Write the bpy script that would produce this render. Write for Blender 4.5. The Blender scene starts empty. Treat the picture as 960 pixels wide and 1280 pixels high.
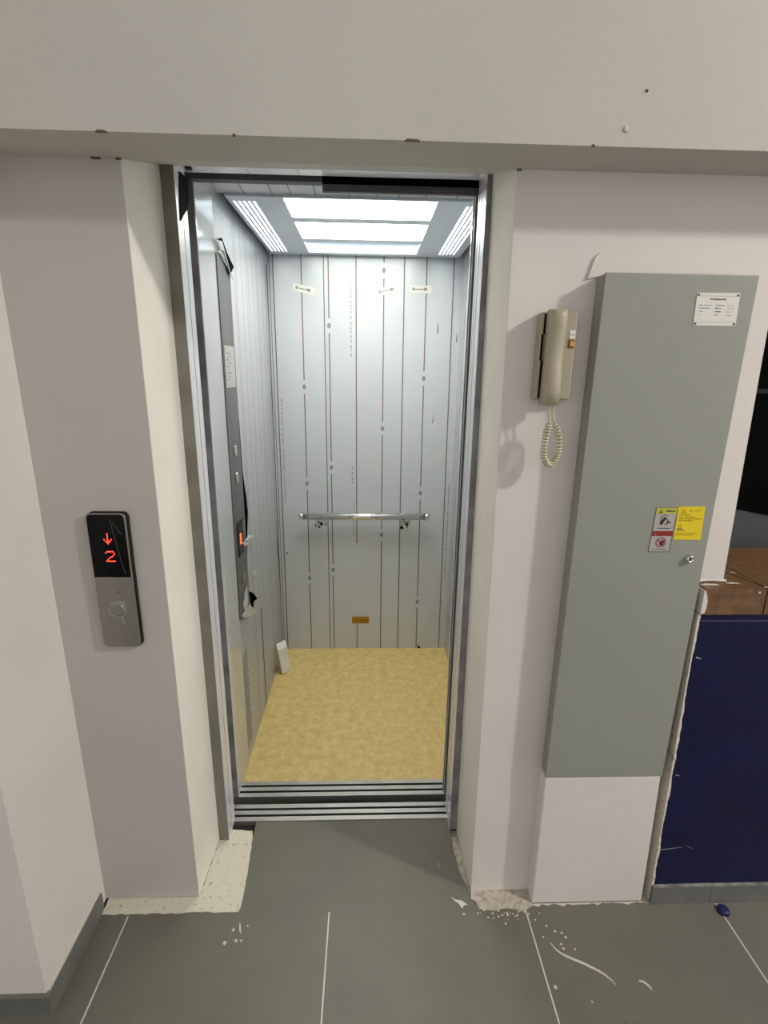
import bpy, math, random
from mathutils import Vector, Matrix
random.seed(7)
C = bpy.context.scene.collection
PI = math.pi

# ------------------------------------------------------------------ helpers
def lin(c):
    return tuple(((v/255)/12.92 if v/255 <= .04045 else ((v/255+.055)/1.055)**2.4) for v in c)

def mat(name, rgb, rough=.6, metal=0., var=0., vscale=8., bump=0., bscale=60., spec=.5, emit=None, estr=0., aniso=None, rgb2=None, detail=4., lo=.35, hi=.65, roughn=.5):
    """Procedural surface; colours are given as sRGB 0..255. VAR mixes in rgb2 (or a darker tone) with a noise."""
    m = bpy.data.materials.new(name); m.use_nodes = True
    nt = m.node_tree; b = nt.nodes['Principled BSDF']
    c = lin(rgb)
    b.inputs['Base Color'].default_value = (*c, 1)
    b.inputs['Roughness'].default_value = rough
    b.inputs['Metallic'].default_value = metal
    b.inputs['Specular IOR Level'].default_value = spec
    if emit:
        b.inputs['Emission Color'].default_value = (*lin(emit), 1)
        b.inputs['Emission Strength'].default_value = estr
    tc = nt.nodes.new('ShaderNodeTexCoord')
    mp = nt.nodes.new('ShaderNodeMapping'); nt.links.new(tc.outputs['Object'], mp.inputs[0])
    if aniso: mp.inputs['Scale'].default_value = aniso
    if var > 0 or rgb2:
        n = nt.nodes.new('ShaderNodeTexNoise'); n.inputs['Scale'].default_value = vscale; n.inputs['Detail'].default_value = detail; n.inputs['Roughness'].default_value = roughn
        nt.links.new(mp.outputs[0], n.inputs['Vector'])
        r = nt.nodes.new('ShaderNodeValToRGB')
        r.color_ramp.elements[0].position = lo; r.color_ramp.elements[1].position = hi
        c2 = lin(rgb2) if rgb2 else tuple(x*(1-var) for x in c)
        r.color_ramp.elements[0].color = (*c2, 1); r.color_ramp.elements[1].color = (*c, 1)
        nt.links.new(n.outputs['Fac'], r.inputs[0]); nt.links.new(r.outputs[0], b.inputs['Base Color'])
    if bump > 0:
        n2 = nt.nodes.new('ShaderNodeTexNoise'); n2.inputs['Scale'].default_value = bscale; n2.inputs['Detail'].default_value = 6
        nt.links.new(mp.outputs[0], n2.inputs['Vector'])
        bp = nt.nodes.new('ShaderNodeBump'); bp.inputs['Strength'].default_value = bump; bp.inputs['Distance'].default_value = .01
        nt.links.new(n2.outputs['Fac'], bp.inputs['Height']); nt.links.new(bp.outputs[0], b.inputs['Normal'])
    return m

def ragged(mb, p0, p1, out, hmin, hmax, mt, seed=0, step=.012, thick=.006):
    """A continuous uneven bead of filler from P0 to P1, growing in direction OUT by a random amount."""
    rr = random.Random(seed); a, b, o = Vector(p0), Vector(p1), Vector(out); n = max(2, int((b-a).length/step)); pts = []
    side = (b-a).cross(o).normalized()*thick
    hs = [rr.uniform(hmin, hmax) for _ in range(n+1)]
    for k in range(n):
        p, q = a.lerp(b, k/n), a.lerp(b, (k+1)/n)
        mb.hexa([p, q, q+side, p+side, p+o*hs[k], q+o*hs[k+1], q+o*hs[k+1]*.6+side, p+o*hs[k]*.6+side], mt)

class MB:
    """Collects boxes, quads, prisms and tubes; build() links them as one mesh object."""
    def __init__(s): s.v = []; s.f = []; s.mi = []; s.mats = []; s.sm = []
    def m(s, mt):
        if mt not in s.mats: s.mats.append(mt)
        return s.mats.index(mt)
    def face(s, pts, mt, smooth=False):
        i = len(s.v); s.v += [tuple(p) for p in pts]; s.f.append(tuple(range(i, i+len(pts)))); s.mi.append(s.m(mt)); s.sm.append(smooth)
    def box(s, x0, x1, y0, y1, z0, z1, mt):
        s.hexa([(x0,y0,z0),(x1,y0,z0),(x1,y1,z0),(x0,y1,z0),(x0,y0,z1),(x1,y0,z1),(x1,y1,z1),(x0,y1,z1)], mt)
    def hexa(s, p, mt):
        i = len(s.v); s.v += [tuple(q) for q in p]; k = s.m(mt)
        for f in ((0,3,2,1),(4,5,6,7),(0,1,5,4),(1,2,6,5),(2,3,7,6),(3,0,4,7)):
            s.f.append(tuple(i+a for a in f)); s.mi.append(k); s.sm.append(False)
    def prism(s, loop, off, mt, smooth=False):
        """LOOP of points extruded by vector OFF, capped both ends."""
        n = len(loop); i = len(s.v); k = s.m(mt); o = Vector(off)
        s.v += [tuple(p) for p in loop] + [tuple(Vector(p)+o) for p in loop]
        s.f.append(tuple(range(i+n-1, i-1, -1))); s.f.append(tuple(range(i+n, i+2*n))); s.mi += [k, k]; s.sm += [False, False]
        for a in range(n):
            b = (a+1) % n
            s.f.append((i+a, i+b, i+n+b, i+n+a)); s.mi.append(k); s.sm.append(smooth)
    def lathe(s, o, axis, prof, mt, seg=24):
        """PROF: list of (radius, distance along axis) from point O."""
        ax = Vector(axis).normalized(); u = ax.orthogonal().normalized(); w = ax.cross(u); o = Vector(o); k = s.m(mt)
        i = len(s.v); n = seg
        for r, d in prof:
            for j in range(n):
                a = 2*PI*j/n; s.v.append(tuple(o+ax*d+(u*math.cos(a)+w*math.sin(a))*r))
        for q in range(len(prof)-1):
            for j in range(n):
                b = (j+1) % n
                s.f.append((i+q*n+j, i+q*n+b, i+(q+1)*n+b, i+(q+1)*n+j)); s.mi.append(k); s.sm.append(True)
        s.f.append(tuple(i+j for j in range(n-1, -1, -1))); s.f.append(tuple(i+(len(prof)-1)*n+j for j in range(n))); s.mi += [k, k]; s.sm += [False, False]
    def tube(s, pts, r, mt, seg=10):
        k = s.m(mt); P = [Vector(p) for p in pts]; i = len(s.v); ref = None
        for a, p in enumerate(P):
            t = (P[min(a+1, len(P)-1)]-P[max(a-1, 0)]).normalized()
            if ref is None: ref = t.orthogonal().normalized()
            ref = (ref - t*ref.dot(t)).normalized(); w = t.cross(ref)
            for j in range(seg):
                an = 2*PI*j/seg; s.v.append(tuple(p+(ref*math.cos(an)+w*math.sin(an))*r))
        for a in range(len(P)-1):
            for j in range(seg):
                b = (j+1) % seg
                s.f.append((i+a*seg+j, i+a*seg+b, i+(a+1)*seg+b, i+(a+1)*seg+j)); s.mi.append(k); s.sm.append(True)
        s.f.append(tuple(i+j for j in range(seg-1, -1, -1))); s.f.append(tuple(i+(len(P)-1)*seg+j for j in range(seg))); s.mi += [k, k]; s.sm += [False, False]
    def build(s, name, parent=None, bevel=0., origin=None):
        me = bpy.data.meshes.new(name)
        o0 = Vector(origin) if origin else Vector((0,0,0))
        me.from_pydata([tuple(Vector(v)-o0) for v in s.v], [], s.f)
        for mt in s.mats: me.materials.append(mt)
        me.polygons.foreach_set('material_index', s.mi); me.polygons.foreach_set('use_smooth', s.sm); me.update()
        o = bpy.data.objects.new(name, me); C.objects.link(o)
        o.location = o0
        if parent:
            o.parent = parent; o.matrix_parent_inverse = Matrix.Translation(world(parent)).inverted()
        if bevel:
            b = o.modifiers.new('bevel', 'BEVEL'); b.width = bevel; b.segments = 2; b.limit_method = 'ANGLE'; b.angle_limit = math.radians(50)
        return o

def world(o):
    """Location of a thing or a part (nothing here is rotated or scaled)."""
    v = Vector(o.location)
    while o.parent:
        v = o.matrix_parent_inverse.translation + v; o = o.parent; v = v + Vector(o.location)
    return v

def thing(name, label, cat, loc, group=None):
    o = bpy.data.objects.new(name, None); C.objects.link(o); o.location = loc; o.empty_display_size = .05
    return tag(o, label, cat, group)
def tag(o, label, cat, group=None):
    o['label'] = label; o['category'] = cat
    if group: o['group'] = group
    return o
def struct(o):
    o['kind'] = 'structure'; return o

def holed(x0, x1, y0, y1, z0, z1, holes, mb, mt):
    """Horizontal plate with rectangular HOLES (hx0,hx1,hy0,hy1), closed sides."""
    xs = sorted({x0, x1, *[h[0] for h in holes], *[h[1] for h in holes]}); ys = sorted({y0, y1, *[h[2] for h in holes], *[h[3] for h in holes]})
    def solid(i, j):
        if not (0 <= i < len(xs)-1 and 0 <= j < len(ys)-1): return False
        cx, cy = (xs[i]+xs[i+1])/2, (ys[j]+ys[j+1])/2
        return not any(h[0] < cx < h[1] and h[2] < cy < h[3] for h in holes)
    for i in range(len(xs)-1):
        for j in range(len(ys)-1):
            if not solid(i, j): continue
            a, b, c, d = xs[i], xs[i+1], ys[j], ys[j+1]
            mb.face([(a,c,z0),(a,d,z0),(b,d,z0),(b,c,z0)], mt); mb.face([(a,c,z1),(b,c,z1),(b,d,z1),(a,d,z1)], mt)
            if not solid(i-1, j): mb.face([(a,c,z0),(a,c,z1),(a,d,z1),(a,d,z0)], mt)
            if not solid(i+1, j): mb.face([(b,c,z0),(b,d,z0),(b,d,z1),(b,c,z1)], mt)
            if not solid(i, j-1): mb.face([(a,c,z0),(b,c,z0),(b,c,z1),(a,c,z1)], mt)
            if not solid(i, j+1): mb.face([(a,d,z0),(a,d,z1),(b,d,z1),(b,d,z0)], mt)

def scribble(mb, x0, x1, z, h, y, mt, seed, th=.0002, gap=.3, cell=None):
    """A row of print too small to read: short strokes along x on a plane facing -y."""
    r = random.Random(seed); x = x0; cell = cell or h
    while x < x1:
        w = cell*r.uniform(.35, .8)
        if r.random() > gap*.5:
            mb.box(x, min(x+w, x1), y-th, y, z, z+h*r.uniform(.7, 1), mt)
        x += w+cell*.22
# ------------------------------------------------------------------ materials
PIER = mat('wall_paint_dimmed', (194,190,185), .75, var=.05, vscale=3, bump=.05, bscale=90)  # wall paint darkened: the weaker light on the left pier is in the colour
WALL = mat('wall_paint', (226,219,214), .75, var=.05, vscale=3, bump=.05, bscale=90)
PLASTER = mat('reveal_plaster', (236,232,222), .8, var=.05, vscale=5, bump=.07, bscale=70)
BEAMP = mat('beam_paint', (200,197,189), .8, var=.05, vscale=3, bump=.05, bscale=80)
BLUE = mat('blue_paint', (9,13,62), .5, spec=.3, var=.35, vscale=5, bump=.15, bscale=40)
MORTAR = mat('mortar', (214,208,192), .95, rgb2=(150,142,126), vscale=60, detail=8, lo=.26, hi=.40, bump=.6, bscale=60)
ROUGHM = mat('rough_mortar', (196,188,174), .95, rgb2=(146,138,126), vscale=50, detail=8, lo=.25, hi=.5, bump=1., bscale=60)
DUST = mat('white_scuff', (205,202,192), .9, bump=.2)
DUSTY = mat('dusty_tile_edge', (150,148,144), .9, rgb2=(104,104,102), vscale=30)
CHIP = mat('brown_chip', (112,86,66), .9)
BLACK = mat('black_void', (7,7,7), .95, spec=.05)
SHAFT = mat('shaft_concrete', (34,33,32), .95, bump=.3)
TILEBR = mat('brown_tile', (118,88,56), .5, rgb2=(96,70,44), vscale=40, bump=.12, bscale=90)
BRGROUT = mat('brown_grout', (52,36,24), .9)
SKIRT = mat('skirting_tile', (112,112,108), .55, var=.18, vscale=12, bump=.1)
STEEL = mat('polished_steel', (226,228,233), .26, metal=.22, var=.06, vscale=4, bump=.04, bscale=14)
MIRROR = mat('mirror_steel', (214,217,220), .12, metal=.3, spec=.9)
SILL = mat('sill_aluminium', (206,204,200), .34, metal=.85, var=.25, vscale=30, lo=.25, hi=.45, aniso=(.3,1,1))
GROOVE = mat('sill_groove', (40,38,36), .7)
PRIMER = mat('unpainted_steel', (138,135,124), .7, metal=.2, var=.22, vscale=9, bump=.1)
DULL = mat('mottled_steel', (152,150,152), .5, metal=.15, rgb2=(118,117,120), vscale=14)
DARKM = mat('dark_steel', (96,94,95), .55, metal=.1)
FILM = mat('film_wrapped_steel', (206,211,215), .4, metal=.08, var=.03, vscale=5, bump=.05, bscale=9)
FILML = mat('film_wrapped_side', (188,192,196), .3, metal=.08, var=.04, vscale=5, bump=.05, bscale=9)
REDL = mat('film_line_red', (130,104,106), .5)
GREYL = mat('film_line_grey', (108,112,116), .5)
MARK = mat('film_mark', (138,142,148), .5)
PRINT = mat('film_small_print', (158,162,167), .5)
CANOPY = mat('canopy_metal', (208,216,228), .4, metal=.1)
LIGHT = mat('light_diffuser', (250,250,244), .4, emit=(255,253,240), estr=14.)
LIGHT3 = mat('weak_diffuser', (250,250,240), .4, emit=(255,252,232), estr=3.2)
LIGHT2 = mat('slot_light', (250,250,244), .4, emit=(255,253,244), estr=7.)
VINYL = mat('beige_vinyl', (236,210,142), .5, rgb2=(212,182,114), vscale=26, detail=15, roughn=.75, lo=.36, hi=.6, bump=.02)
CABG = mat('cabinet_grey', (150,152,142), .5, var=.03, vscale=3, bump=.03, bscale=200)
CABS = mat('cabinet_seam', (84,84,78), .6)
WHITEP = mat('white_plate', (226,224,216), .4, metal=.1)
INK = mat('print_ink', (70,70,72), .7)
INKL = mat('faint_ink', (150,150,150), .7)
BLK = mat('black_ink', (14,14,14), .6)
YEL = mat('yellow_sticker', (232,206,20), .5)
YELP = mat('yellow_print', (164,142,10), .6)
YGRN = mat('yellow_header', (190,186,60), .5)
SILV = mat('silver_sticker', (178,172,170), .45)
REDB = mat('red_band', (140,30,24), .5)
CHROME = mat('chrome', (225,225,222), .1, metal=1.)
CREAM = mat('cream_plastic', (176,166,144), .42, var=.03)
CREAMP = mat('cream_plate', (170,162,140), .45)
CORD = mat('cord_plastic', (206,198,172), .45)
GLASSB = mat('black_glass', (7,7,8), .2, spec=.18)
BRUSH = mat('brushed_steel', (148,144,136), .38, metal=.7, var=.08, vscale=30, aniso=(1,1,.05))
LED = mat('red_led', (255,70,50), .5, emit=(255,66,48), estr=4.)
ORLED = mat('orange_led', (255,120,60), .5, emit=(255,96,40), estr=2.5)
COPM = mat('control_panel_steel', (128,128,126), .34, metal=.8, var=.1, vscale=14, aniso=(1,1,.1))
PAPER = mat('paper_label', (232,230,222), .8)
NOTE = mat('grey_notice', (186,187,182), .5)
FOAM = mat('white_foam', (236,232,222), .9, bump=.3, bscale=80)
CLEARF = mat('torn_film', (214,214,210), .3)
ORANGE = mat('amber_sticker', (176,124,12), .5)
ORANGP = mat('amber_print', (128,78,8), .6)
CAPB = mat('blue_plastic', (20,24,84), .4)
DARKP = mat('stairwell_gloom', (8,8,9), .9)  # stairwell darkness is put into this near-black wall colour
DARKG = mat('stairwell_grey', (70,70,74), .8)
RUBBER = mat('black_tape', (10,10,11), .9, spec=.1)
CEILP = mat('ceiling_paint', (215,213,208), .85)

# floor tile material: grey porcelain with pale 60 cm joints
def tile_material():
    m = mat('grey_floor_tile', (108,106,95), .45, var=.1, vscale=6, bump=.03, bscale=40)
    nt = m.node_tree; b = nt.nodes['Principled BSDF']
    src = b.inputs['Base Color'].links[0].from_socket
    tc = nt.nodes.new('ShaderNodeTexCoord'); sx = nt.nodes.new('ShaderNodeSeparateXYZ'); nt.links.new(tc.outputs['Object'], sx.inputs[0])
    masks = []
    for ax, off, halfw in (('X', -.108, .0021), ('Y', 1.178, .0016)):
        a = nt.nodes.new('ShaderNodeMath'); a.operation = 'SUBTRACT'; a.inputs[1].default_value = off-6.0; nt.links.new(sx.outputs[ax], a.inputs[0])
        k = nt.nodes.new('ShaderNodeMath'); k.operation = 'MODULO'; k.inputs[1].default_value = .6; nt.links.new(a.outputs[0], k.inputs[0])
        p = nt.nodes.new('ShaderNodeMath'); p.operation = 'PINGPONG'; p.inputs[1].default_value = .3; nt.links.new(k.outputs[0], p.inputs[0])
        l = nt.nodes.new('ShaderNodeMath'); l.operation = 'LESS_THAN'; l.inputs[1].default_value = halfw; nt.links.new(p.outputs[0], l.inputs[0])
        masks.append(l)
    # the joints in the doorway row stay dark with dirt, those in the hall are pale
    g = nt.nodes.new('ShaderNodeMath'); g.operation = 'LESS_THAN'; g.inputs[1].default_value = 1.176; nt.links.new(sx.outputs['Y'], g.inputs[0])
    gc = nt.nodes.new('ShaderNodeMix'); gc.data_type = 'RGBA'
    gc.inputs[6].default_value = (*lin((104,102,96)), 1); gc.inputs[7].default_value = (*lin((205,203,196)), 1); nt.links.new(g.outputs[0], gc.inputs[0])
    mx = nt.nodes.new('ShaderNodeMath'); mx.operation = 'MAXIMUM'; nt.links.new(masks[0].outputs[0], mx.inputs[0]); nt.links.new(masks[1].outputs[0], mx.inputs[1])
    mm = nt.nodes.new('ShaderNodeMix'); mm.data_type = 'RGBA'; nt.links.new(mx.outputs[0], mm.inputs[0]); nt.links.new(src, mm.inputs[6]); nt.links.new(gc.outputs[2], mm.inputs[7])
    nt.links.new(mm.outputs[2], b.inputs['Base Color'])
    return m
TILE = tile_material()

def strip(mb, pts, w, z, mt):
    """A thin flat stroke along PTS on the floor at height z, tapering to its ends."""
    n = len(pts)
    for a in range(n-1):
        p, q = Vector((*pts[a], z)), Vector((*pts[a+1], z)); t = (q-p).normalized(); s = Vector((-t.y, t.x, 0))
        w0 = w*(.25+.75*math.sin(PI*(a+.15)/(n-.7))); w1 = w*(.25+.75*math.sin(PI*(a+1.15)/(n-.7))) if a < n-2 else w*.15
        mb.face([p-s*w0, q-s*w1, q+s*w1, p+s*w0], mt)
def blob(mb, x, y, z, r, mt, seed=0, sx=1., n=9):
    rr = random.Random(seed); mb.face([(x+sx*r*rr.uniform(.6,1.2)*math.cos(2*PI*k/n), y+r*rr.uniform(.6,1.2)*math.sin(2*PI*k/n), z) for k in range(n)], mt)

# ------------------------------------------------------------------ the hall
f = MB()
Y1 = 1.190
f.box(-3.2, 4.6, -2.6, Y1, -.03, 0, TILE)
# tile strip running into the doorway, with a cut, curved right edge
loop = [(-.378,Y1,0),(-.384,1.30,0),(-.394,1.44,0),(-.396,1.503,0),(.305,1.503,0),(.307,1.46,0),(.304,1.38,0),(.312,1.29,0),(.330,1.235,0),(.350,Y1,0)]
f.prism([(p[0],p[1],-.03) for p in loop], (0,0,.03), TILE)
f.box(-.50,-.396,1.47,1.5025,-.03,-.016,SHAFT)
z = .0004
strip(f, [(.535,1.075),(.541,1.063),(.549,1.052),(.560,1.043),(.575,1.035),(.592,1.027),(.610,1.019),(.628,1.009),(.645,.999),(.659,.988),(.670,.976),(.676,.965)], .0035, z, DUST)
strip(f, [(.742,.974),(.750,.973),(.758,.968),(.764,.960),(.768,.95)], .0035, z, DUST)
for k, (x, y, r) in enumerate([(.56,1.105,.004),(.578,1.10,.004),(.585,1.088,.004),(.565,1.07,.004),(.568,1.058,.004),(.60,1.055,.003),(.52,1.09,.003),(.51,.965,.006),(.595,.93,.003),(.54,1.12,.004),(-.385,1.13,.005),(-.37,1.10,.005),(-.40,1.095,.006),(-.355,1.10,.004),(-.345,1.14,.003),(.30,1.16,.004),(.42,1.13,.004)]):
    blob(f, x, y, z, r, DUST, k)
strip(f, [(-.37,1.15),(-.365,1.13),(-.36,1.12)], .003, z, DUST)
for k, (x, y) in enumerate([(.675,.885),(.735,.875)]):   # two dark curls at the near edge
    strip(f, [(x+.012*math.cos(a), y+.012*math.sin(a)) for a in [PI*(.9+1.1*t/7) for t in range(8)]], .002, z, INK)
strip(f, [(.20,1.325),(.20,1.28)], .0025, z, INK)
strip(f, [(.245,1.33),(.243,1.305)], .0015, z, DUST)
floor = struct(f.build('floor'))

# mortar left by the fitters: along the left jamb and pier, and along the right base
def patch(name, outline, h, mt, nx=18):
    mb = MB(); r = random.Random(3)
    pts = []
    for a in range(len(outline)):
        p, q = Vector((*outline[a],0)), Vector((*outline[(a+1) % len(outline)],0))
        n = max(1, int((q-p).length/.018))
        for k in range(n):
            t = p.lerp(q, k/n); pts.append((t.x+r.uniform(-.0022,.0022), t.y+r.uniform(-.0022,.0022), -.03))
    mb.prism(pts, (0,0,.03+h), mt)
    return mb.build(name, floor)
o = patch('mortar_strip', [(-.789,1.182),(-.382,1.182),(-.378,1.20),(-.384,1.30),(-.394,1.435),(-.400,1.462),(-.44,1.470),(-.505,1.470),(-.515,1.235),(-.79,1.235)], .002, MORTAR); o['label'] = 'cream mortar strip'
o = patch('mortar_strip', [(.350,1.172),(.40,1.168),(.44,1.175),(.475,1.163),(.517,1.178),(.517,1.235),(.336,1.235),(.333,1.225)], .004, ROUGHM); o['label'] = 'rough grey mortar'
patch('mortar_strip', [(.852,1.182),(.888,1.180),(.888,1.235),(.852,1.235)], .002, ROUGHM)
o = patch('mortar_strip', [(.303,1.455),(.33,1.455),(.337,1.23),(.329,1.235),(.311,1.29),(.303,1.38)], -.004, ROUGHM)
d = MB(); r = random.Random(5)
for k in range(34):
    x, y = r.gauss(.43,.05), r.gauss(1.160,.010); s = r.uniform(.0015,.004)
    if not (.34 < x < .54): continue
    d.lathe((x,y,.0), (r.uniform(-.3,.3),r.uniform(-.3,.3),1), [(s,0),(s*.9,s*.4),(s*.4,s*.7)], MORTAR, 6)
d.prism([(.270,1.212,.0005),(.282,1.203,.0005),(.300,1.200,.0005),(.318,1.186,.0005),(.306,1.186,.0005),(.297,1.176,.0005),(.290,1.190,.0005),(.278,1.200,.0005)],(0,0,.002),DUST)
d.prism([(.335,1.222,.0005),(.345,1.215,.0005),(.368,1.168,.0005),(.362,1.166,.0005),(.342,1.198,.0005),(.330,1.205,.0005)],(0,0,.003),DUST)
o = d.build('plaster_crumbs'); tag(o, 'white plaster crumbs scattered on the floor tiles right of the elevator doorway', 'debris'); o['kind'] = 'stuff'

# wall with the elevator opening: left pier, right part and lintel
FY, BY = 1.230, 1.46
w = MB()
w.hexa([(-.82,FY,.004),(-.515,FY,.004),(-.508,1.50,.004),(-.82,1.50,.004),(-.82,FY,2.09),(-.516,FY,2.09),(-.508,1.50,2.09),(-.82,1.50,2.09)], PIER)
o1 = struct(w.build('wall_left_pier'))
w = MB()
w.face([(-.5152,FY+.0005,.004),(-.5162,FY+.0005,2.05),(-.5075,1.445,2.09),(-.5075,1.445,.004)], PLASTER)
w.prism([(-.60,FY,.004),(-.5145,FY+.0005,.004),(-.507,1.447,.004),(-.60,1.447,.004)], (0,0,2.08), PLASTER)
o = w.build('plaster_reveal', o1)
o['label'] = 'cream plaster side of the doorway'
w = MB()
w.hexa([(.336,FY,.002),(.868,FY,.002),(.868,1.50,.002),(.328,1.50,.002),(.318,FY,2.09),(.868,FY,2.09),(.868,1.50,2.09),(.316,1.50,2.09)], WALL)
w.hexa([(.868,FY,1.058),(.951,FY,1.058),(.951,1.36,1.058),(.868,1.36,1.058),(.868,FY,1.62),(.938,FY,1.62),(.938,1.36,1.62),(.868,1.36,1.62)], WALL)
w.hexa([(.868,FY,1.62),(.938,FY,1.62),(.938,1.36,1.62),(.868,1.36,1.62),(.868,FY,2.09),(.93,FY,2.09),(.93,1.36,2.09),(.868,1.36,2.09)], WALL)
# bead of filler along the pier foot
ragged(w,(.956,FY+.001,1.0575),(.872,FY+.001,1.0575),(0,-1,.12),.003,.008,WALL,2,.014,.004)
w.prism([(.495,FY+.001,1.79),(.516,FY+.001,1.795),(.54,FY+.001,1.797),(.527,FY+.001,1.825),(.519,FY+.001,1.845),(.508,FY+.001,1.835)],(0,-.006,0),WALL)
o2 = struct(w.build('wall_right_pier'))
w = MB()
w.prism([(.3355,FY+.0005,.002),(.327,1.447,.002),(.42,1.447,.002),(.42,FY+.0005,.002)], (0,0,.001), PLASTER)
w.hexa([(.3353,FY+.001,.003),(.42,FY+.001,.003),(.42,1.447,.003),(.3268,1.447,.003),(.3173,FY+.001,2.08),(.42,FY+.001,2.05),(.42,1.447,2.08),(.3150,1.447,2.08)], PLASTER)
o = w.build('plaster_reveal', o2); o['label'] = 'cream plaster side of the doorway'
# beam across the top
w = MB()
yb = lambda x: 1.105
w.hexa([(-3.2,1.103,2.003),(3.2,1.110,2.003),(3.2,1.232,2.003),(-3.2,1.232,2.003),(-3.2,1.103,3.66),(3.2,1.110,3.66),(3.2,1.60,3.66),(-3.2,1.60,3.66)], BEAMP)
w.hexa([(-.56,1.2315,2.003),(.36,1.2315,2.003),(.36,1.47,2.074),(-.56,1.47,2.074),(-.56,1.2315,2.2),(.36,1.2315,2.2),(.36,1.47,2.2),(-.56,1.47,2.2)], BEAMP)
w.box(-3.2,-.56,1.2315,1.47,2.04,2.2,BEAMP); w.box(.36,.95,1.2315,1.36,2.04,2.2,BEAMP)
for (x, hw) in ((-.494,.010),(.083,.015),(-.25,.003),(.43,.003)):   # chipped arris
    w.hexa([(x-hw,1.1035,2.0015),(x+hw,1.1035,2.0015),(x+hw,1.109,2.0015),(x-hw,1.109,2.0015),(x-hw*.6,1.1036,2.0050),(x+hw*.5,1.1036,2.0046),(x+hw,1.11,2.006),(x-hw,1.11,2.006)], CHIP)
for (x, hw) in ((-.565,.009),(-.519,.005),(.322,.005)):
    w.box(x-hw, x+hw, 1.224, 1.2296, 2.0, 2.0045, CHIP)
w.lathe((.489,1.107,2.032), (0,-1,0), [(.006,0),(.004,.002),(.002,.003)], DUST, 10)
w.lathe((.521,1.107,2.095), (0,-1,0), [(.003,0),(.002,.002),(.001,.003)], CHIP, 8)
struct(w.build('beam'))
# left return wall
w = MB()
w.box(-3.2, -.80, .945, 1.50, 0, 3.66, WALL)
struct(w.build('wall_left'))
w = MB()
w.box(-.8, -.789, .945, 1.2, 0, .062, SKIRT); w.box(-3.2, -.789, .934, .945, 0, .062, SKIRT)
ragged(w,(-.8,.95,.0615),(-.8,1.2,.0615),(0,0,1),.0005,.006,DUST,4,.02,.006)
struct(w.build('baseboard_left'))
# hall ceiling
w = MB(); w.box(-3.2, 4.6, -2.6, 1.11, 3.62, 3.70, CEILP)
struct(w.build('ceiling'))
# plinth under the cabinet
w = MB(); w.hexa([(.515,1.186,.002),(.862,1.186,.002),(.862,1.232,.002),(.515,1.232,.002),(.513,1.186,.471),(.850,1.186,.471),(.850,1.232,.471),(.513,1.232,.471)], WALL)
struct(w.build('trim_1', bevel=.004))
w = MB(); ragged(w,(.517,1.1865,.0005),(.862,1.1865,.0005),(0,-1,.05),.001,.011,DUST,8,.015,.003); o = w.build('filler_bead', floor); o['label'] = 'white filler along the plinth foot'
# blue parapet
w = MB()
w.prism([(.887,1.186,.0),(.8705,1.186,.983),(3.2,1.186,.983),(3.2,1.186,.0)], (0,.30,0), BLUE)
r = random.Random(11); n = 90; xs_ = []; j = .006
for a in range(n+1):
    j = min(.006, max(.0012, j+r.uniform(-.0018,.0018))); xs_.append((.887-.0165*a/n, j, .983*a/n))
for a in range(n):   # rough pale edge where the paint stops
    (xa,ja,za),(xb,jb,zb) = xs_[a], xs_[a+1]
    w.hexa([(xa-.003,1.1845,za),(xa+ja,1.1853,za),(xa+ja,1.232,za),(xa-.003,1.232,za),(xb-.003,1.1845,zb),(xb+jb,1.1853,zb),(xb+jb,1.232,zb),(xb-.003,1.232,zb)], MORTAR)
for (x0, z0, x1, z1, ww) in ((.892,.203,.955,.212,.0018),(.892,.475,.905,.472,.002),(.97,.215,.99,.205,.001),(.885,.855,.90,.85,.003)):
    w.face([(x0,1.1857,z0-ww),(x1,1.1857,z1-ww*.4),(x1,1.1857,z1+ww*.4),(x0,1.1857,z0+ww)], INKL)
w.box(.872,3.2,1.1853,1.187,.9605,.964,mat('blue_ridge',(62,62,96),.5))
struct(w.build('wall_parapet'))
w = MB()
w.box(.884, 1.067, 1.176, 1.187, 0, .066, SKIRT); w.box(1.069, 1.70, 1.176, 1.187, 0, .066, SKIRT)
w.box(1.0665,1.0695,1.178,1.187,0,.066,DUST)
w.box(.885,1.70,1.1775,1.187,.066,.069,DUSTY)
struct(w.build('baseboard_right'))
# tiled cap of the parapet
w = MB()
w.box(.872, 1.034, 1.18, 1.506, .983, 1.056, TILEBR); w.box(1.038, 1.62, 1.18, 1.506, .983, 1.056, TILEBR)
w.box(1.0335, 1.0385, 1.183, 1.50, .984, 1.0545, BRGROUT)
w.hexa([(1.036,1.182,1.0555),(1.040,1.182,1.0555),(.985,1.34,1.0555),(.981,1.34,1.0555),(1.036,1.182,1.0568),(1.040,1.182,1.0568),(.985,1.34,1.0568),(.981,1.34,1.0568)], BRGROUT)
loopc = [(.869,1.179,.985),(.8785,1.179,.987),(.882,1.179,1.0),(.882,1.179,1.02),(.878,1.179,1.036),(.872,1.179,1.052),(.869,1.179,1.05)]
w.prism(loopc, (0,.03,0), WALL)
for k, (x, y, rr, sx) in enumerate(((.965,1.215,.006,3.),(1.02,1.29,.004,2.2),(1.036,1.188,.004,1.4),(.90,1.205,.008,3.4))):
    blob(w, x, y, 1.0571, rr, DUST, k, sx)
w.lathe((1.015,1.18,1.045),(0,-1,0),[(.0035,0),(.003,.001)],DUST,8)
struct(w.build('trim_2'))
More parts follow.
